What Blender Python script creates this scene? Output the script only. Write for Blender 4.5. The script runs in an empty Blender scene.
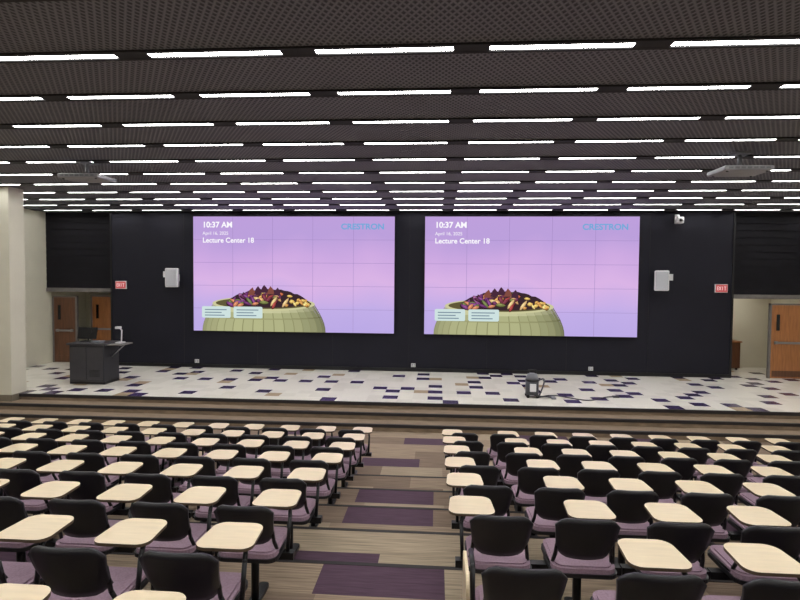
import bpy, bmesh, math, random
from mathutils import Vector, Matrix
random.seed(7)
sc = bpy.context.scene
try:
    sc.view_settings.view_transform = 'Standard'
except Exception:
    pass

def srgb(r, g, b):
    def f(c):
        c /= 255.0
        return c/12.92 if c <= 0.04045 else ((c+0.055)/1.055)**2.4
    return (f(r), f(g), f(b), 1.0)

# ---------------------------------------------------------------- materials
def mat(name, col, rough=0.6, metal=0.0, var=0.12, scale=8.0, stretch=(1, 1, 1), bump=0.0, spec=0.5):
    m = bpy.data.materials.new(name)
    m.use_nodes = True
    nt = m.node_tree
    b = nt.nodes['Principled BSDF']
    b.inputs['Roughness'].default_value = rough
    b.inputs['Metallic'].default_value = metal
    b.inputs['Specular IOR Level'].default_value = spec
    tc = nt.nodes.new('ShaderNodeTexCoord')
    mp = nt.nodes.new('ShaderNodeMapping')
    mp.inputs['Scale'].default_value = stretch
    nz = nt.nodes.new('ShaderNodeTexNoise')
    nz.inputs['Scale'].default_value = scale
    nz.inputs['Detail'].default_value = 4
    nt.links.new(tc.outputs['Object'], mp.inputs['Vector'])
    nt.links.new(mp.outputs['Vector'], nz.inputs['Vector'])
    cr = nt.nodes.new('ShaderNodeValToRGB')
    cr.color_ramp.elements[0].position = 0.3
    cr.color_ramp.elements[1].position = 0.7
    cr.color_ramp.elements[0].color = (col[0]*(1-var), col[1]*(1-var), col[2]*(1-var), 1)
    cr.color_ramp.elements[1].color = (min(1, col[0]*(1+var)), min(1, col[1]*(1+var)), min(1, col[2]*(1+var)), 1)
    nt.links.new(nz.outputs['Fac'], cr.inputs['Fac'])
    nt.links.new(cr.outputs['Color'], b.inputs['Base Color'])
    if bump > 0:
        bp = nt.nodes.new('ShaderNodeBump')
        bp.inputs['Strength'].default_value = bump
        bp.inputs['Distance'].default_value = 0.01
        nt.links.new(nz.outputs['Fac'], bp.inputs['Height'])
        nt.links.new(bp.outputs['Normal'], b.inputs['Normal'])
    return m

def emis(name, col, strength=1.0):
    m = bpy.data.materials.new(name)
    m.use_nodes = True
    nt = m.node_tree
    nt.nodes.clear()
    o = nt.nodes.new('ShaderNodeOutputMaterial')
    e = nt.nodes.new('ShaderNodeEmission')
    e.inputs['Color'].default_value = col
    e.inputs['Strength'].default_value = strength
    nt.links.new(e.outputs[0], o.inputs[0])
    return m

M = {}
M['black_wall'] = mat('black_painted_panel', srgb(22, 22, 34), 0.65, var=0.1, scale=1.2, spec=0.3)
M['black_brick'] = mat('black_brick', srgb(19, 18, 25), 0.8, var=0.2, scale=3, spec=0.3)
M['beige'] = mat('beige_paint', srgb(212, 208, 190), 0.7, var=0.03, scale=2)
M['beige_dk'] = mat('beige_base', srgb(120, 112, 96), 0.7, var=0.05)
M['plastic'] = mat('black_plastic', srgb(25, 24, 29), 0.42, var=0.1, scale=30)
M['metal_blk'] = mat('black_metal', srgb(22, 22, 25), 0.4, metal=0.2, var=0.05)
M['mauve'] = mat('mauve_fabric', srgb(158, 132, 148), 0.9, var=0.12, scale=90, bump=0.2)
M['lam'] = mat('maple_laminate', srgb(226, 207, 174), 0.32, var=0.05, scale=5, stretch=(1, 8, 1))
M['lam_edge'] = mat('tablet_edge', srgb(90, 74, 58), 0.5)
M['carpet_a'] = mat('carpet_tan', srgb(146, 128, 108), 0.95, var=0.38, scale=7, stretch=(0.3, 9, 1), bump=0.3)
M['carpet_b'] = mat('carpet_brown', srgb(124, 106, 90), 0.95, var=0.38, scale=7, stretch=(0.3, 9, 1), bump=0.3)
M['carpet_c'] = mat('carpet_sand', srgb(160, 144, 122), 0.95, var=0.32, scale=7, stretch=(0.3, 9, 1), bump=0.3)
M['carpet_p'] = mat('carpet_purple', srgb(80, 58, 74), 0.95, var=0.2, scale=9, stretch=(0.5, 7, 1), bump=0.3)
M['carpet_step'] = mat('carpet_step', srgb(134, 116, 96), 0.95, var=0.2, scale=9, stretch=(0.5, 7, 1), bump=0.3)
M['nosing'] = mat('rubber_nosing', srgb(40, 36, 36), 0.7)
M['channel'] = mat('light_channel', srgb(30, 29, 31), 0.8)
M['tile_w'] = mat('tile_cream', srgb(242, 238, 226), 0.2, var=0.03, scale=25)
M['tile_w2'] = mat('tile_cream_b', srgb(234, 230, 218), 0.2, var=0.03, scale=25)
M['tile_p'] = mat('tile_purple', srgb(66, 52, 96), 0.25, var=0.15, scale=25)
M['tile_t'] = mat('tile_taupe', srgb(178, 158, 130), 0.25, var=0.1, scale=25)
M['wood'] = mat('wood_door', srgb(160, 104, 60), 0.4, var=0.2, scale=4, stretch=(6, 6, 0.6))
M['wood_dk'] = mat('wood_door_dark', srgb(96, 62, 42), 0.4, var=0.2, scale=4, stretch=(6, 6, 0.6))
M['steel'] = mat('steel', srgb(150, 150, 155), 0.3, metal=0.9, var=0.05)
M['frame_grey'] = mat('frame_grey', srgb(110, 106, 104), 0.5)
M['white_pl'] = mat('white_plastic', srgb(222, 222, 224), 0.4, var=0.03)
M['grey_pl'] = mat('grey_plastic', srgb(120, 122, 128), 0.45, var=0.06)
M['dgrey_pl'] = mat('dark_grey_plastic', srgb(62, 64, 70), 0.45, var=0.06)
M['proj'] = mat('projector_grey', srgb(150, 150, 154), 0.5, var=0.04)
M['grille'] = mat('speaker_grille', srgb(190, 192, 198), 0.6, var=0.15, scale=120)
M['lectern'] = mat('lectern_laminate', srgb(42, 42, 48), 0.45, var=0.08, scale=4)
M['lectern_top'] = mat('lectern_top', srgb(58, 57, 62), 0.35, var=0.05)
M['glass_dark'] = mat('dark_glass', srgb(14, 15, 20), 0.1, var=0.02)
M['sign_red'] = emis('exit_sign_red', srgb(205, 95, 95), 0.8)
M['sign_wh'] = emis('exit_sign_letter', srgb(245, 215, 215), 1.0)
M['light'] = emis('fluorescent_tube', (1.0, 0.985, 0.965, 1), 20.0)

# ceiling: cross hatched expanded-metal panels
def ceiling_mat():
    m = bpy.data.materials.new('hatched_ceiling_panel')
    m.use_nodes = True
    nt = m.node_tree
    b = nt.nodes['Principled BSDF']
    b.inputs['Roughness'].default_value = 0.7
    tc = nt.nodes.new('ShaderNodeTexCoord')
    outs = []
    for ang in (32, -32):
        mp = nt.nodes.new('ShaderNodeMapping')
        mp.inputs['Rotation'].default_value = (0, 0, math.radians(ang))
        w = nt.nodes.new('ShaderNodeTexWave')
        w.inputs['Scale'].default_value = 6.0
        w.inputs['Distortion'].default_value = 0.0
        nt.links.new(tc.outputs['Object'], mp.inputs['Vector'])
        nt.links.new(mp.outputs['Vector'], w.inputs['Vector'])
        outs.append(w.outputs['Fac'])
    mx = nt.nodes.new('ShaderNodeMath'); mx.operation = 'MAXIMUM'
    nt.links.new(outs[0], mx.inputs[0]); nt.links.new(outs[1], mx.inputs[1])
    cr = nt.nodes.new('ShaderNodeValToRGB')
    cr.color_ramp.elements[0].position = 0.4
    cr.color_ramp.elements[1].position = 0.98
    cr.color_ramp.elements[0].color = srgb(58, 58, 63)
    cr.color_ramp.elements[1].color = srgb(116, 115, 121)
    nt.links.new(mx.outputs[0], cr.inputs['Fac'])
    nt.links.new(cr.outputs['Color'], b.inputs['Base Color'])
    bp = nt.nodes.new('ShaderNodeBump')
    bp.inputs['Strength'].default_value = 0.5
    bp.inputs['Distance'].default_value = 0.015
    nt.links.new(mx.outputs[0], bp.inputs['Height'])
    nt.links.new(bp.outputs['Normal'], b.inputs['Normal'])
    return m
M['ceiling'] = ceiling_mat()

# ---------------------------------------------------------------- builder
class B:
    def __init__(self):
        self.bm = bmesh.new(); self.mats = []
    def mi(self, m):
        if isinstance(m, str): m = M[m]
        if m not in self.mats: self.mats.append(m)
        return self.mats.index(m)
    def _merge(self, tmp, m, smooth=False):
        i = self.mi(m)
        vm = {}
        for v in tmp.verts: vm[v] = self.bm.verts.new(v.co)
        for f in tmp.faces:
            try:
                nf = self.bm.faces.new([vm[v] for v in f.verts])
                nf.material_index = i; nf.smooth = smooth
            except ValueError: pass
        tmp.free()
    def box(self, c, s, m, bevel=0.0, rot=None):
        t = bmesh.new()
        bmesh.ops.create_cube(t, size=1)
        bmesh.ops.scale(t, vec=s, verts=t.verts)
        if bevel > 0:
            bmesh.ops.bevel(t, geom=t.edges[:], offset=bevel, segments=2, affect='EDGES', profile=0.5)
        if rot is not None: bmesh.ops.transform(t, matrix=rot, verts=t.verts)
        bmesh.ops.translate(t, vec=c, verts=t.verts)
        self._merge(t, m)
    def span(self, a, b, m, bevel=0.0):
        c = [(a[i]+b[i])/2 for i in range(3)]; s = [abs(b[i]-a[i]) for i in range(3)]
        self.box(c, s, m, bevel)
    def cyl(self, p1, p2, r, m, seg=10, r2=None):
        p1 = Vector(p1); p2 = Vector(p2); d = p2-p1
        t = bmesh.new()
        bmesh.ops.create_cone(t, cap_ends=True, segments=seg, radius1=r, radius2=r if r2 is None else r2, depth=d.length)
        bmesh.ops.transform(t, matrix=Matrix.Translation((p1+p2)/2) @ d.to_track_quat('Z', 'Y').to_matrix().to_4x4(), verts=t.verts)
        self._merge(t, m, True)
    def ball(self, c, r, m, sc_=(1, 1, 1)):
        t = bmesh.new()
        bmesh.ops.create_uvsphere(t, u_segments=14, v_segments=8, radius=r)
        bmesh.ops.scale(t, vec=sc_, verts=t.verts)
        bmesh.ops.translate(t, vec=c, verts=t.verts)
        self._merge(t, m, True)
    def tube(self, pts, r, m, seg=8):
        for a, b in zip(pts[:-1], pts[1:]): self.cyl(a, b, r, m, seg)
        for p in pts[1:-1]: self.ball(p, r, m)
    def prism(self, pts, z0, z1, m, m_side=None):
        lo = [self.bm.verts.new((p[0], p[1], z0)) for p in pts]
        hi = [self.bm.verts.new((p[0], p[1], z1)) for p in pts]
        f = self.bm.faces.new(hi); f.material_index = self.mi(m)
        f = self.bm.faces.new(lo[::-1]); f.material_index = self.mi(m_side or m)
        n = len(pts)
        for i in range(n):
            j = (i+1) % n
            f = self.bm.faces.new([lo[i], lo[j], hi[j], hi[i]]); f.material_index = self.mi(m_side or m)
        return lo+hi
    def quad(self, pts, m):
        f = self.bm.faces.new([self.bm.verts.new(p) for p in pts]); f.material_index = self.mi(m)
    def mesh(self, name):
        me = bpy.data.meshes.new(name)
        self.bm.to_mesh(me); self.bm.free()
        for m in self.mats: me.materials.append(m)
        return me
    def obj(self, name, loc=(0, 0, 0), parent=None, rotz=0):
        o = bpy.data.objects.new(name, self.mesh(name))
        o.location = loc; o.rotation_euler = (0, 0, rotz)
        sc.collection.objects.link(o)
        if parent: o.parent = parent
        return o

def empty(name, loc=(0, 0, 0)):
    o = bpy.data.objects.new(name, None); o.location = loc
    sc.collection.objects.link(o); return o

# ---------------------------------------------------------------- layout
CAMZ = 3.06
XL, XR = -12.1, 10.5
YB = -2.05
CEIL = 5.09
STG = 0.41
WALLY = 15.55
YEND = 17.6
ROW0, PITCH, RISE = 2.50, 0.90, 0.15
def zrow(r): return 0.90-RISE*r

# --- seating floor (tiers)
b = B()
special = {(2, 0): -1.47, (3, 1): -1.0, (4, 1): -1.0, (6, 2): -1.25, (1, 1): -0.9, (6, 5): -0.6}
L = 0.98
for r in range(-5, 7):
    y0 = ROW0+PITCH*r-0.05
    y1 = y0+PITCH if r < 6 else 10.7
    z = zrow(r)
    ns = 2 if r < 6 else 7
    for s in range(ns):
        ya = y0+(y1-y0)*s/ns; yb = y0+(y1-y0)*(s+1)/ns
        sp = special.get((r, s))
        if sp is not None:
            off = (sp-XL) % L
        else:
            off = random.choice([0.2, 0.45, 0.7, 0.96])
        x = XL; nx = x+off; prev = None
        while x < XR-1e-6:
            nx = min(nx, XR)
            q = random.random()
            m = 'carpet_p' if (q < 0.22 and prev != 'carpet_p') else ('carpet_b' if q < 0.45 else ('carpet_c' if q < 0.7 else 'carpet_a'))
            if -2.3 < x < 0.3 and m == 'carpet_p' and r >= 0: m = 'carpet_a'
            if sp is not None and abs(x-sp) < 0.02: m = 'carpet_p'
            b.quad([(x, ya, z), (nx, ya, z), (nx, yb, z), (x, yb, z)], m)
            prev = m
            x = nx; nx = x+L
    if r < 6:
        b.span((XL, y1-0.02, z-RISE), (XR, y1, z-0.004), 'carpet_step')
        b.span((XL, y1-0.035, z-0.02), (XR, y1+0.01, z+0.003), 'nosing')
b.obj('floor')

# --- stage with steps (notched round the column)
b = B()
SX0, SX1 = XL+0.005, XR-0.005
NX0, NX1, NY0, NY1 = -10.625, -9.525, 11.275, 11.775
b.span((SX0, 10.7, 0), (SX1, 11.1, 0.137), 'carpet_step')
for xa, xb in ((SX0, NX0), (NX1, SX1)):
    b.span((xa, 11.1, 0), (xb, 11.5, 0.273), 'carpet_step')
    b.span((xa, 11.5, 0), (xb, NY1, STG-0.01), 'carpet_step')
    b.span((xa, 11.485, STG-0.07), (xb, 11.53, STG-0.001), 'nosing')
b.span((NX0, 11.1, 0), (NX1, NY0, 0.273), 'carpet_step')
b.span((SX0, NY1, 0), (SX1, YEND, STG-0.01), 'carpet_step')
b.span((SX0, 10.69, 0.08), (SX1, 10.75, 0.141), 'nosing')
b.span((SX0, 11.09, 0.216), (SX1, 11.15, 0.277), 'nosing')
tw = 0.34; td = 0.34
ny = int((YEND-11.53)/td)+1; nx_ = int((XR-XL)/tw)+1
prow = [False]*(nx_+2)
for j in range(ny):
    cur = [False]*(nx_+2)
    for i in range(nx_):
        x0 = SX0+i*tw; x1 = min(x0+tw, SX1); y0 = 11.53+j*td; y1 = min(y0+td, YEND)
        if x0 >= SX1: continue
        if x1 > NX0 and x0 < NX1 and y0 < NY1:
            if x0 < NX0-0.02: x1 = NX0
            elif x1 > NX1+0.02: x0 = NX1
            else: continue
        q = random.random()
        m = 'tile_w2' if random.random() < 0.3 else 'tile_w'
        if q < 0.21 and not (cur[i-1] or prow[i]): m = 'tile_p'; cur[i] = True
        elif q > 0.97: m = 'tile_t'
        b.quad([(x0, y0, STG), (x1, y0, STG), (x1, y1, STG), (x0, y1, STG)], m)
    prow = cur
b.obj('stage_platform')

# --- walls
b = B(); b.span((XL-0.2, YB, 0), (XL, YEND, CEIL), 'beige'); b.obj('wall_left')
b = B(); b.span((XR, YB, 0), (XR+0.2, YEND, CEIL), 'beige'); b.obj('wall_right')
b = B(); b.span((XL-0.2, YB-0.2, 0), (XR+0.2, YB, CEIL), 'beige'); b.obj('wall_rear')
b = B()
WX0, WX1 = -9.87, 8.24
b.span((WX0, WALLY, STG), (WX1, WALLY+0.3, CEIL), 'black_wall')
for k in range(1, 8):
    x = WX0+(WX1-WX0)*k/8
    b.span((x-0.005, WALLY-0.003, STG), (x+0.005, WALLY, CEIL), 'metal_blk')
b.span((WX0-0.03, WALLY-0.02, STG), (WX0+0.02, WALLY+0.3, CEIL), 'metal_blk')
b.span((WX1-0.02, WALLY-0.02, STG), (WX1+0.03, WALLY+0.3, CEIL), 'metal_blk')
b.obj('wall_front')
b = B(); b.span((WX0, WALLY-0.02, STG), (WX1, WALLY-0.001, STG+0.1), 'metal_blk'); b.obj('baseboard_front')
HEAD = 2.76
for nm, xa, xb in (('wall_over_opening', XL, WX0-0.03), ('wall_over_opening', WX1+0.03, XR)):
    b = B()
    z = HEAD
    b.span((xa, WALLY+0.22, HEAD), (xb, WALLY+0.4, CEIL), 'black_brick')
    while z < CEIL-0.01:
        z2 = min(z+0.19, CEIL)
        b.span((xa, WALLY+0.2, z+0.006), (xb, WALLY+0.22, z2-0.006), 'black_brick')
        z += 0.2
    b.span((xa, WALLY+0.18, HEAD-0.12), (xb, WALLY+0.42, HEAD), 'frame_grey')
    b.obj(nm)
for side, xa, xb in (('left', XL, WX0), ('right', WX1, XR)):
    b = B()
    b.span((xa, YEND, STG), (xb, YEND+0.15, 2.9), 'beige')
    b.obj('wall_vestibule_'+side+'_end')
    inner = xb if side == 'left' else xa
    b = B()
    b.span((inner-0.05, WALLY+0.3, STG), (inner+0.05, YEND, 2.9), 'beige')
    b.obj('wall_vestibule_'+side+'_side')
    b = B()
    b.span((xa, WALLY+0.42, 2.85), (xb, YEND, 2.9), 'beige')
    b.obj('ceiling_vestibule_'+side)
b = B(); b.span((9.1, 16.5, 2.82), (9.5, 17.1, 2.85), emis('vestibule_lamp', (1, 0.95, 0.88, 1), 9)); b.obj('vestibule_ceiling_light')
b = B(); b.span((-11.3, 16.2, 2.82), (-11.0, 16.5, 2.85), emis('vestibule_lamp_dim', (1, 0.9, 0.8, 1), 2)); b.obj('vestibule_ceiling_light')

def door(name, x0, x1, y, h, m, bar=True):
    b = B()
    b.span((x0, y, STG+0.01), (x1, y+0.045, STG+h), m, 0.004)
    b.span((x0-0.05, y-0.01, STG), (x0-0.002, y+0.08, STG+h+0.05), 'frame_grey')
    b.span((x1+0.002, y-0.01, STG), (x1+0.05, y+0.08, STG+h+0.05), 'frame_grey')
    b.span((x0-0.05, y-0.01, STG+h+0.002), (x1+0.05, y+0.08, STG+h+0.05), 'frame_grey')
    b.span((x0+0.04, y-0.004, STG+0.05), (x1-0.04, y, STG+0.22), 'wood_dk')
    if bar:
        b.span((x0+0.08, y-0.06, STG+0.98), (x1-0.06, y-0.03, STG+1.04), 'steel', 0.008)
        b.span((x0+0.08, y-0.05, STG+0.97), (x0+0.16, y, STG+1.05), 'steel')
        b.span((x1-0.14, y-0.05, STG+0.97), (x1-0.06, y, STG+1.05), 'steel')
    b.span((x0+0.13, y-0.006, STG+1.35), (x0+0.22, y, STG+1.8), 'glass_dark')
    b.obj(name)
door('door_1', -11.2, -10.2, 16.6, 2.05, 'wood')
door('door_2', -12.02, -11.32, 15.95, 2.05, 'wood_dk')
door('door_3', 9.36, 10.36, 15.62, 2.06, 'wood')
b = B()
b.span((8.45, 17.0, STG+0.06), (9.3, 17.5, STG+0.85), 'wood_dk', 0.01)
b.span((8.42, 16.96, STG+0.85), (9.33, 17.52, STG+0.89), 'wood', 0.005)
for x in (8.5, 9.2):
    for y in (17.04, 17.42): b.span((x, y, STG), (x+0.05, y+0.05, STG+0.06), 'metal_blk')
b.span((8.86, 16.985, STG+0.1), (8.87, 17.0, STG+0.8), 'metal_blk')
b.cyl((8.82, 16.97, STG+0.4), (8.82, 16.97, STG+0.55), 0.01, 'steel')
b.cyl((8.92, 16.97, STG+0.4), (8.92, 16.97, STG+0.55), 0.01, 'steel')
b.obj('low_cabinet', (0, 0, 0.001))

# column
b = B()
b.span((-10.6, 11.3, 0.0), (-9.55, 11.75, CEIL), 'beige', 0.01)
b.span((-10.62, 11.28, 0.0), (-9.53, 11.77, 0.42), 'beige_dk', 0.005)
b.obj('column')
b = B(); b.box((-9.8, 11.292, 3.6), (0.08, 0.012, 0.12), 'white_pl', 0.003); b.box((-9.8, 11.283, 3.6), (0.02, 0.012, 0.04), 'grey_pl'); b.obj('light_switch')

# --- ceiling
b = B()
b.span((XL, YB, CEIL), (XR, YEND, CEIL+0.15), 'ceiling')
b.obj('ceiling')
rows = [4.72+1.05*k for k in range(-6, 11)]
bl = B(); bc = B()
for y in rows:
    bc.span((XL, y-0.09, CEIL-0.02), (XR, y-0.05, CEIL), 'channel')
    bc.span((XL, y+0.05, CEIL-0.02), (XR, y+0.09, CEIL), 'channel')
    x = 0.43-1.524*8
    while x < XR-0.1:
        a = max(x, XL+0.02); c = min(x+1.21, XR-0.02)
        if c-a > 0.15:
            bl.span((a, y-0.037, CEIL-0.012), (c, y+0.037, CEIL-0.002), 'light')
        bc.span((c+0.003, y-0.05, CEIL-0.018), (min(c+0.31, XR), y+0.05, CEIL), 'channel')
        x += 1.524
bl.obj('ceiling_light_strips')
bc.obj('trim_1')

# --- chairs
def rrect(x0, x1, y0, y1, r, n=5, skew=0.0):
    pts = []
    for cx, cy, a0 in ((x1-r, y1-r, 0), (x0+r, y1-r, 90), (x0+r, y0+r, 180), (x1-r, y0+r, 270)):
        for k in range(n+1):
            a = math.radians(a0+90*k/n)
            x = cx+r*math.cos(a); y = cy+r*math.sin(a)
            t = (y-y0)/(y1-y0)
            pts.append((x+skew*(t-0.5)*(1 if x < (x0+x1)/2 else -1), y))
    return pts

def chair_mesh(name, sgn, folded=False):
    b = B()
    nu, nv = 12, 8
    z0, z1 = 0.51, 0.80
    def P(i, j, off):
        s = -1+2*i/nu; v = j/nv
        w = 0.178+0.026*v
        k = abs(s)
        zz = z0+(z1-z0)*v
        zz -= 0.05*max(0, (k-0.6)/0.4)**2.2*v**3
        zz += 0.04*max(0, (k-0.6)/0.4)**2.2*(1-v)**3
        zz += 0.012*(1-k*k)*v
        y = 0.075-0.10*v+0.06*s*s - 0.015*math.sin(v*math.pi)
        return (w*s, y+off, zz)
    g = [[[b.bm.verts.new(P(i, j, o)) for j in range(nv+1)] for i in range(nu+1)] for o in (0.0, 0.022)]
    mi = b.mi('plastic')
    def face(vs):
        f = b.bm.faces.new(vs); f.material_index = mi; f.smooth = True
    for i in range(nu):
        for j in range(nv):
            face([g[0][i][j], g[0][i+1][j], g[0][i+1][j+1], g[0][i][j+1]])
            face([g[1][i][j], g[1][i][j+1], g[1][i+1][j+1], g[1][i+1][j]])
        face([g[0][i][0], g[1][i][0], g[1][i+1][0], g[0][i+1][0]])
        face([g[0][i][nv], g[0][i+1][nv], g[1][i+1][nv], g[1][i][nv]])
    for j in range(nv):
        face([g[0][0][j], g[0][0][j+1], g[1][0][j+1], g[1][0][j]])
        face([g[0][nu][j], g[1][nu][j], g[1][nu][j+1], g[0][nu][j+1]])
    for s in (-1, 1):
        b.tube([(s*0.165, 0.11, 0.66), (s*0.18, 0.13, 0.52), (s*0.195, 0.17, 0.43), (s*0.2, 0.42, 0.42)], 0.013, 'metal_blk')
    b.prism(rrect(-0.215, 0.215, 0.06, 0.49, 0.07), 0.395, 0.42, 'plastic')
    b.prism(rrect(-0.205, 0.205, 0.07, 0.48, 0.07), 0.42, 0.452, 'mauve')
    b.prism(rrect(-0.185, 0.185, 0.09, 0.46, 0.06), 0.452, 0.462, 'mauve')
    b.span((-0.285, 0.24, 0.33), (0.285, 0.30, 0.38), 'metal_blk')
    for s in (-1, 1):
        b.span((s*0.14-0.02, 0.2, 0.375), (s*0.14+0.02, 0.42, 0.40), 'metal_blk')
    b.tube([(0.0, 0.27, 0.35), (0.0, 0.27, 0.02)], 0.03, 'metal_blk')
    b.prism(rrect(-0.04, 0.04, 0.06, 0.48, 0.03), 0.0, 0.025, 'metal_blk')
    s = sgn
    if folded:
        b.tube([(s*0.225, 0.27, 0.36), (s*0.228, 0.29, 0.655), (s*0.228, 0.45, 0.66)], 0.014, 'metal_blk')
        vs = b.prism(rrect(0.33, 0.65, 0.08, 0.425, 0.07, 6), 0, 0.018, 'lam', 'lam')
        for v in vs:
            v.co = Vector((s*0.25+s*v.co.z, v.co.y+0.09, v.co.x))
    else:
        b.tube([(s*0.235, 0.27, 0.36), (s*0.245, 0.30, 0.62), (s*0.23, 0.36, 0.664), (s*0.14, 0.44, 0.665)], 0.014, 'metal_blk')
        cx = s*0.115 if s > 0 else -0.17
        b.prism(rrect(cx-0.06, cx+0.06, 0.38, 0.5, 0.02), 0.655, 0.672, 'metal_blk')
        b.prism(rrect(cx-0.157, cx+0.157, 0.29, 0.605, 0.07, 6, 0.02), 0.672, 0.690, 'lam', 'lam_edge')
    return b.mesh(name)

me_r = chair_mesh('tablet_arm_chair_right_hand', 1)
me_l = chair_mesh('tablet_arm_chair_left_hand', -1)
me_f = chair_mesh('tablet_arm_chair_folded', -1, True)
for r in range(-3, 7):
    yb = ROW0+PITCH*r-(0.07 if r == -1 else 0); z = zrow(r)+0.001
    lim = 1.05*yb+2.4
    for k in range(0, 18):
        x = -1.28-0.59*k
        if x > -max(lim, 2.6) and x > XL+0.4:
            o = bpy.data.objects.new('tablet_arm_chair', me_r); o.location = (x, yb, z); sc.collection.objects.link(o)
    for k in range(0, 17):
        x = 0.43+0.578*k + (0.06 if (r == 0 and k > 0) else 0) - (0.03 if (r == 1 and k > 0) else 0)
        if x < max(0.8*yb+2.4, 2.6) and x < XR-0.4:
            me = me_r
            if k == 0: me = me_f if r in (0, -1) else me_l
            o = bpy.data.objects.new('tablet_arm_chair', me)
            o.location = (x, yb, z); sc.collection.objects.link(o)

# --- video walls
def screen_bg():
    m = bpy.data.materials.new('video_wall_lilac')
    m.use_nodes = True
    nt = m.node_tree; nt.nodes.clear()
    o = nt.nodes.new('ShaderNodeOutputMaterial'); e = nt.nodes.new('ShaderNodeEmission')
    tc = nt.nodes.new('ShaderNodeTexCoord'); sp = nt.nodes.new('ShaderNodeSeparateXYZ')
    mr = nt.nodes.new('ShaderNodeMapRange'); mr.inputs[1].default_value = 0; mr.inputs[2].default_value = 3.39
    nz = nt.nodes.new('ShaderNodeTexNoise'); nz.inputs['Scale'].default_value = 0.5
    ad = nt.nodes.new('ShaderNodeMath'); ad.operation = 'MULTIPLY_ADD'; ad.inputs[1].default_value = 0.4; ad.inputs[2].default_value = -0.2
    a2 = nt.nodes.new('ShaderNodeMath'); a2.operation = 'ADD'
    cr = nt.nodes.new('ShaderNodeValToRGB')
    els = cr.color_ramp.elements
    els[0].position = 0.0; els[0].color = srgb(188, 170, 230)
    els[1].position = 1.0; els[1].color = srgb(190, 160, 220)
    for p, c in ((0.22, (194, 174, 232)), (0.45, (218, 180, 230)), (0.62, (206, 170, 226)), (0.8, (188, 160, 220))):
        n = els.new(p); n.color = srgb(*c)
    nt.links.new(tc.outputs['Object'], sp.inputs[0]); nt.links.new(sp.outputs['Z'], mr.inputs[0])
    nt.links.new(tc.outputs['Object'], nz.inputs['Vector']); nt.links.new(nz.outputs['Fac'], ad.inputs[0])
    nt.links.new(mr.outputs[0], a2.inputs[0]); nt.links.new(ad.outputs[0], a2.inputs[1])
    nt.links.new(a2.outputs[0], cr.inputs[0]); nt.links.new(cr.outputs[0], e.inputs[0])
    e.inputs[1].default_value = 1.0
    nt.links.new(e.outputs[0], o.inputs[0])
    return m
BG = screen_bg()
_ec = {}
def ec(r, g, b_):
    k = (int(r), int(g), int(b_))
    if k not in _ec: _ec[k] = emis('screen_pix_%d_%d_%d' % k, srgb(*k), 1.0)
    return _ec[k]

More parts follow.
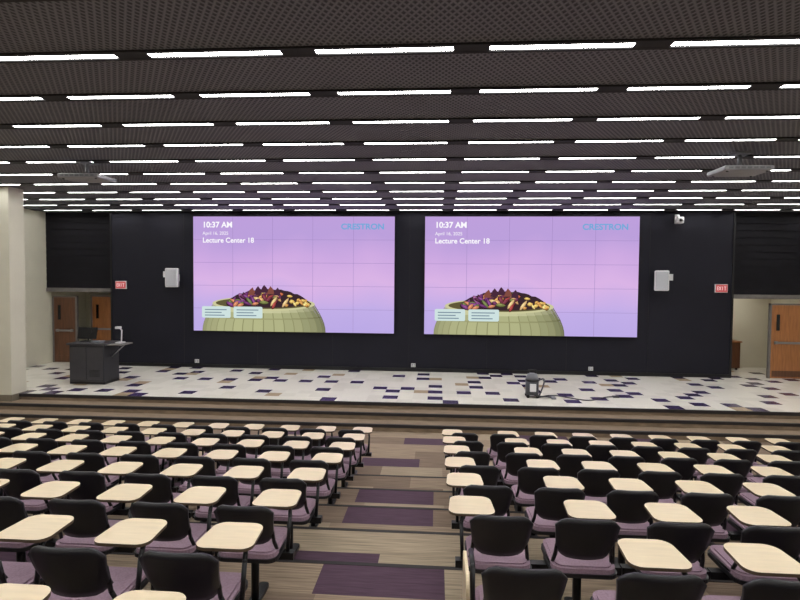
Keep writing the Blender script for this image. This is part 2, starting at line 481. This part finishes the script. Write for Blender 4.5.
SW, SH = 6.0, 3.39
def video_wall(x0, seed):
    rnd = random.Random(seed)
    root = empty('video_wall', (x0, WALLY-0.12, 1.53))
    b = B()
    b.span((0.0, 0.005, 0.0), (SW, 0.118, SH), 'metal_blk')
    b.span((-0.015, 0.0, -0.015), (SW+0.015, 0.02, 0), 'metal_blk'); b.span((-0.015, 0.0, SH), (SW+0.015, 0.02, SH+0.015), 'metal_blk')
    b.span((-0.015, 0.0, 0), (0, 0.02, SH), 'metal_blk'); b.span((SW, 0.0, 0), (SW+0.015, 0.02, SH), 'metal_blk')
    b.obj('cabinet', parent=root)
    b = B(); b.quad([(0, 0, 0), (SW, 0, 0), (SW, 0, SH), (0, 0, SH)], BG); b.obj('display', parent=root)
    b = B(); layer = [0.002]
    def W(px, py): return (px*SW/200, -layer[0], SH-py*SH/115)
    def poly(pts, c):
        layer[0] += 0.0003
        q = []
        for (px, py) in pts:
            q.append(W(min(max(px, 0), 200), min(max(py, 0), 115)))
        b.quad(q, ec(*c))
    def ell(cx, cy, rx, ry, c, rot=0, n=16):
        a0 = math.radians(rot)
        poly([(cx+rx*math.cos(t)*math.cos(a0)-ry*math.sin(t)*math.sin(a0), cy+rx*math.cos(t)*math.sin(a0)+ry*math.sin(t)*math.cos(a0)) for t in [2*math.pi*i/n for i in range(n)]], c)
    # subtle tone differences between the 25 tiles + seams, drawn under the picture subjects
    for i in range(1, 5):
        x = 200*i/5; poly([(x-0.16, 0), (x+0.16, 0), (x+0.16, 115), (x-0.16, 115)], (158, 134, 192))
        y = 115*i/5; poly([(0, y-0.16), (200, y-0.16), (200, y+0.16), (0, y+0.16)], (158, 134, 192))
    cx = 71
    def hw(v): return 51+11*math.sin(min(1, v*1.0)*math.pi*0.5)
    K = 18
    def strip(sa, sb, c, v0=0.0, v1=1.0):
        N = 6; L_ = []; R_ = []
        for i in range(N+1):
            v = v0+(v1-v0)*i/N; yy = 87+28*v + 6*math.cos(0.5*math.pi*(sa+sb)/2)*(1-v)
            L_.append((cx+hw(v)*math.sin(sa*math.pi/2), yy)); R_.append((cx+hw(v)*math.sin(sb*math.pi/2), yy))
        poly(L_+R_[::-1], c)
    for k in range(K):
        a, c = -1+2*k/K, -1+2*(k+1)/K
        mid = (a+c)/2
        sh = 1.0-0.34*abs(mid+0.15)**2.2-(0.02 if k % 2 else 0)
        strip(a, c, (182*sh, 184*sh, 138*sh))
    for k in range(1, K):
        a = -1+2*k/K
        strip(a-0.005, a+0.005, (142, 142, 102))
    for k in range(K):
        a, c = -1+2*k/K, -1+2*(k+1)/K
        sh = 1.0-0.34*abs((a+c)/2+0.15)**2.2
        strip(a, c, (162*sh, 162*sh, 118*sh), 0.40, 0.46)
        strip(a, c, (204*sh, 204*sh, 160*sh), 0.0, 0.16)
    ell(cx, 87, 51.5, 7.2, (204, 202, 156), n=40); ell(cx, 86.6, 48, 5.6, (96, 88, 56), n=40)
    mound = []
    N = 26
    for i in range(N+1):
        t = -1+2*i/N
        mound.append((76+42*t, 87-14*(1-t*t)**0.7-rnd.uniform(0, 1.5)))
    for i in range(N+1):
        t = 1-2*i/N
        mound.append((76+42*t, 87+4*(1-t*t)))
    poly(mound, (58, 40, 46))
    pal_l = [(124, 66, 124), (104, 52, 104), (160, 100, 150), (88, 46, 70), (200, 130, 96), (110, 120, 70)]
    pal_m = [(206, 114, 76), (222, 160, 88), (160, 68, 66), (104, 52, 88), (226, 188, 132), (76, 44, 54), (116, 54, 68), (206, 160, 108), (120, 126, 72)]
    pal_r = [(230, 188, 104), (216, 166, 86), (238, 206, 130), (200, 146, 82)]
    items = []
    for k in range(80):
        t = rnd.uniform(-0.97, 0.97); h = 13.5*(1-t*t)**0.7
        items.append((rnd.uniform(0, 1), t, h))
    items.sort(key=lambda q: -q[0])
    for (f, t, h) in items:
        px = 76+41*t; py = 88.5-f*h
        pal = pal_l if t < -0.3 else (pal_m if t < 0.45 else pal_r)
        c = rnd.choice(pal); ro = rnd.uniform(-70, 70)
        rx = rnd.uniform(2.4, 5.4); ry = rnd.uniform(1.2, 2.1)
        if t > 0.45: rx *= 0.55; ry *= 0.85
        ell(px, py+0.4, rx*1.07, ry*1.22, [q*0.5 for q in c], ro, 10)
        a0 = math.radians(ro)
        pod = [(-1, 0), (-0.5, -0.8), (0.1, -1), (0.7, -0.6), (1.15, 0.1), (0.6, 0.7), (-0.1, 0.9), (-0.7, 0.6)]
        poly([(px+rx*u*math.cos(a0)-ry*v*math.sin(a0), py+rx*u*math.sin(a0)+ry*v*math.cos(a0)) for u, v in pod], c)
        ell(px-0.3, py-0.4, rx*0.5, ry*0.35, [min(255, q*1.2+10) for q in c], ro, 8)
    for k in range(5):
        px = 60+k*6.4; py = 72+abs(k-2)*1.3
        c = rnd.choice([(72, 42, 60), (104, 52, 62), (130, 76, 66)])
        poly([(px-3.8, py+4), (px-2.2, py-1), (px+rnd.uniform(-0.5, 1.5), py-4), (px+2.8, py-0.6), (px+3.6, py+4)], c)
    for (a, c) in ((10, 39), (42, 71)):
        layer[0] += 0.0006
        poly(rrect(a, c, 90, 101.5, 1.5), (206, 226, 224))
        poly([(a+3, 92.8), (c-4, 92.8), (c-4, 93.8), (a+3, 93.8)], (120, 140, 156))
        poly([(a+3, 95.6), (c-9, 95.6), (c-9, 96.6), (a+3, 96.6)], (120, 140, 156))
        poly([(a+3, 98.4), (c-6, 98.4), (c-6, 99.4), (a+3, 99.4)], (120, 140, 156))
    b.obj('picture', parent=root)
    def text(s, px, py, hpx, align='LEFT', sx=1.0, col=(252, 250, 255), bold=0.0):
        cu = bpy.data.curves.new('caption', 'FONT'); cu.body = s; cu.size = hpx*SH/115*1.4; cu.align_x = align
        cu.offset = bold
        cu.materials.append(ec(*col))
        o = bpy.data.objects.new('caption', cu); sc.collection.objects.link(o); o.parent = root
        o.location = (px*SW/200, -0.006, SH-py*SH/115); o.rotation_euler = (math.pi/2, 0, 0); o.scale = (sx, 1, 1)
    text('10:37 AM', 9.5, 10.8, 5.6, bold=0.007, sx=1.0)
    text('April 16, 2025', 9.5, 18.2, 3.3, bold=0.0)
    text('Lecture Center 18', 9.5, 26, 5.0, bold=0.0045, sx=1.0)
    text('CRESTRON', 190, 12.5, 5.6, 'RIGHT', sx=1.08, col=(116, 170, 218), bold=0.007)
    return root
video_wall(-7.25, 3)
video_wall(-0.37, 3)

# --- wall speakers
def speaker(x, z, rz, s):
    root = empty('wall_speaker', (x, WALLY, z))
    b = B()
    b.box((0, 0, 0), (0.36, 0.24, 0.56), 'white_pl', 0.03)
    b.box((0, -0.122, 0), (0.31, 0.02, 0.50), 'grille', 0.008)
    b.obj('cabinet', (0, -0.33, 0), root, rz)
    b = B()
    b.box((s*0.33, -0.02, 0.10), (0.2, 0.04, 0.18), 'white_pl', 0.005)
    b.tube([(s*0.33, -0.03, 0.1), (s*0.26, -0.14, 0.1), (s*0.05, -0.22, 0.05)], 0.02, 'white_pl')
    b.box((0, -0.01, 0), (0.14, 0.02, 0.2), 'white_pl', 0.003)
    b.cyl((0, -0.01, 0), (0, -0.22, 0), 0.03, 'white_pl')
    b.obj('bracket', parent=root)
speaker(-7.8, 3.10, math.radians(18), -1)
speaker(6.18, 3.13, math.radians(-18), 1)

for x, z in ((-9.55, 2.87), (7.92, 2.93)):
    b = B()
    b.box((0, -0.03, 0), (0.34, 0.05, 0.24), 'white_pl', 0.008)
    b.box((0, -0.058, 0), (0.31, 0.008, 0.21), 'sign_red')
    def bar(cx, cz, w, h): b.box((cx, -0.064, cz), (w, 0.004, h), 'sign_wh')
    bar(-0.115, 0, 0.012, 0.1); [bar(-0.098, q, 0.035, 0.012) for q in (-0.044, 0, 0.044)]
    for sg in (-1, 1):
        b.box((-0.045, -0.064, 0), (0.012, 0.004, 0.11), 'sign_wh', 0, Matrix.Rotation(sg*0.5, 4, 'Y'))
    bar(0.02, 0, 0.012, 0.1); bar(0.09, -0.005, 0.012, 0.1); bar(0.09, 0.044, 0.06, 0.012)
    b.obj('exit_sign', (x, WALLY, z))

b = B()
b.box((0, -0.02, 0.08), (0.12, 0.04, 0.12), 'white_pl', 0.005)
b.tube([(0, -0.03, 0.08), (0, -0.14, 0.08), (0, -0.14, 0.02)], 0.02, 'white_pl')
b.box((0, -0.16, -0.04), (0.2, 0.2, 0.18), 'white_pl', 0.03)
b.cyl((0, -0.26, -0.04), (0, -0.29, -0.04), 0.045, 'glass_dark', 16)
b.obj('wall_camera', (6.68, WALLY, 4.85))
for x in (-7.2, -0.68, 4.4):
    b = B()
    b.box((0, -0.008, 0), (0.13, 0.016, 0.11), 'white_pl', 0.003)
    for dx in (-0.03, 0.03):
        for dz in (-0.022, 0.022): b.box((dx, -0.018, dz), (0.025, 0.006, 0.025), 'grey_pl')
    b.obj('wall_outlet', (x, WALLY-0.021, 0.60))

# --- ceiling projectors
def projector(x, y):
    root = empty('ceiling_projector', (x, y, CEIL))
    b = B()
    b.box((0, 0, -0.015), (0.26, 0.26, 0.03), 'grey_pl', 0.004)
    b.cyl((0, 0, -0.02), (0, 0, -0.24), 0.03, 'grey_pl', 12)
    b.box((0, 0, -0.23), (0.2, 0.2, 0.02), 'grey_pl')
    for dx in (-0.25, 0.25): b.tube([(0, 0, -0.23), (dx, 0, -0.23), (dx, 0, -0.245)], 0.012, 'grey_pl')
    b.obj('mount', parent=root)
    b = B()
    b.box((0, 0, -0.28), (0.72, 0.56, 0.075), 'proj', 0.02)
    b.cyl((0.15, 0.27, -0.28), (0.15, 0.32, -0.28), 0.032, 'glass_dark', 18)
    for k in range(7): b.box((-0.27+0.09*k, -0.282, -0.28), (0.06, 0.008, 0.03), 'grey_pl')
    for dx in (-0.29, 0.29):
        for dy in (-0.21, 0.21): b.cyl((dx, dy, -0.315), (dx, dy, -0.33), 0.018, 'metal_blk')
    b.obj('body', parent=root)
projector(-6.13, 9.0)
projector(4.66, 8.7)

# --- lectern
root = empty('lectern', (-8.72, 13.0, STG+0.001))
b = B()
b.span((-0.46, -0.30, 0.0), (0.46, 0.30, 0.07), 'metal_blk')
b.span((-0.45, -0.32, 0.06), (0.45, 0.32, 0.98), 'lectern', 0.012)
b.span((-0.42, -0.332, 0.12), (-0.01, -0.318, 0.92), 'lectern_top', 0.004)
b.span((0.01, -0.332, 0.12), (0.42, -0.318, 0.92), 'lectern_top', 0.004)
for k in range(6): b.span((0.08, -0.338, 0.2+0.03*k), (0.34, -0.33, 0.212+0.03*k), 'metal_blk')
b.span((-0.50, -0.37, 0.98), (0.50, 0.37, 1.03), 'lectern_top', 0.01)
b.span((0.50, -0.26, 0.97), (0.86, 0.26, 1.0), 'frame_grey', 0.008)
b.tube([(0.45, 0, 0.66), (0.8, 0, 0.97)], 0.015, 'steel')
b.obj('cabinet', parent=root)
b = B()
b.span((-0.40, 0.02, 1.03), (-0.10, 0.22, 1.045), 'metal_blk')
b.cyl((-0.25, 0.12, 1.04), (-0.25, 0.12, 1.2), 0.02, 'metal_blk')
b.box((-0.25, 0.09, 1.24), (0.50, 0.035, 0.30), 'metal_blk', 0.008, Matrix.Rotation(math.radians(-12), 4, 'X'))
b.box((0.15, -0.1, 1.05), (0.26, 0.18, 0.04), 'grey_pl', 0.006)
b.obj('monitor', parent=root)
b = B()
b.box((0.62, 0.1, 1.015), (0.16, 0.2, 0.03), 'white_pl', 0.006)
b.tube([(0.62, 0.15, 1.02), (0.62, 0.17, 1.32), (0.62, 0.05, 1.40)], 0.016, 'white_pl')
b.box((0.62, 0.02, 1.40), (0.1, 0.14, 0.06), 'white_pl', 0.01)
b.obj('document_camera', parent=root)
b = B()
b.tube([(0.05, -0.26, 1.03), (0.05, -0.24, 1.19), (0.04, -0.16, 1.3)], 0.007, 'metal_blk')
b.ball((0.04, -0.14, 1.32), 0.02, 'metal_blk')
b.obj('gooseneck_microphone', parent=root)

# --- canister vacuum on the stage
root = empty('canister_vacuum_cleaner', (2.2, 12.4, STG+0.001))
b = B()
b.cyl((0, 0, 0.07), (0, 0, 0.38), 0.15, 'dgrey_pl', 24)
b.cyl((0, 0, 0.38), (0, 0, 0.42), 0.155, 'metal_blk', 24)
b.cyl((0, 0, 0.42), (0, 0, 0.55), 0.15, 'grey_pl', 24, 0.10)
b.box((0, -0.14, 0.24), (0.14, 0.04, 0.18), 'white_pl', 0.01)
b.tube([(-0.08, 0, 0.53), (-0.08, 0, 0.63), (0.08, 0, 0.63), (0.08, 0, 0.53)], 0.016, 'metal_blk')
for a in (45, 135, 225, 315):
    dx, dy = 0.15*math.cos(math.radians(a)), 0.15*math.sin(math.radians(a))
    b.cyl((dx, dy-0.015, 0.04), (dx, dy+0.015, 0.04), 0.04, 'metal_blk', 14)
    b.cyl((dx, dy, 0.04), (dx*0.7, dy*0.7, 0.1), 0.012, 'metal_blk')
b.obj('canister', parent=root)
b = B()
pts = []
for k in range(22):
    t = k/21
    pts.append((0.14+0.12*math.sin(t*math.pi), -0.05-0.05*t, 0.36*(1-t)**1.2+0.04+0.2*math.sin(t*math.pi)))
b.tube(pts, 0.018, 'dgrey_pl')
b.tube([pts[-1], (0.30, -0.1, 0.04), (0.42, -0.1, 0.03)], 0.018, 'dgrey_pl')
b.box((0.46, -0.1, 0.021), (0.1, 0.24, 0.04), 'grey_pl', 0.008)
b.obj('hose', parent=root)
b = B()
pts = [(0.15+1.75*t, -0.05+0.22*math.sin(t*8), 0.014) for t in [k/30 for k in range(31)]]
b.tube(pts, 0.013, 'metal_blk', 6)
b.box((1.94, 0.16, 0.021), (0.14, 0.09, 0.04), 'metal_blk', 0.005)
b.obj('power_cord', parent=root)

# ---------------------------------------------------------------- world + camera
w = bpy.data.worlds.new('world'); sc.world = w; w.use_nodes = True
w.node_tree.nodes['Background'].inputs[0].default_value = (0.02, 0.02, 0.022, 1)

cam = bpy.data.cameras.new('camera'); co = bpy.data.objects.new('camera', cam); sc.collection.objects.link(co)
cam.lens = 24.0; cam.sensor_width = 36.0; cam.clip_start = 0.05
co.matrix_world = Matrix.Translation((0, 0, CAMZ)) @ Matrix.Rotation(math.radians(4.0), 4, 'Z') @ Matrix.Rotation(math.radians(90-2.04), 4, 'X') @ Matrix.Rotation(math.radians(0.49), 4, 'Z')
sc.camera = co
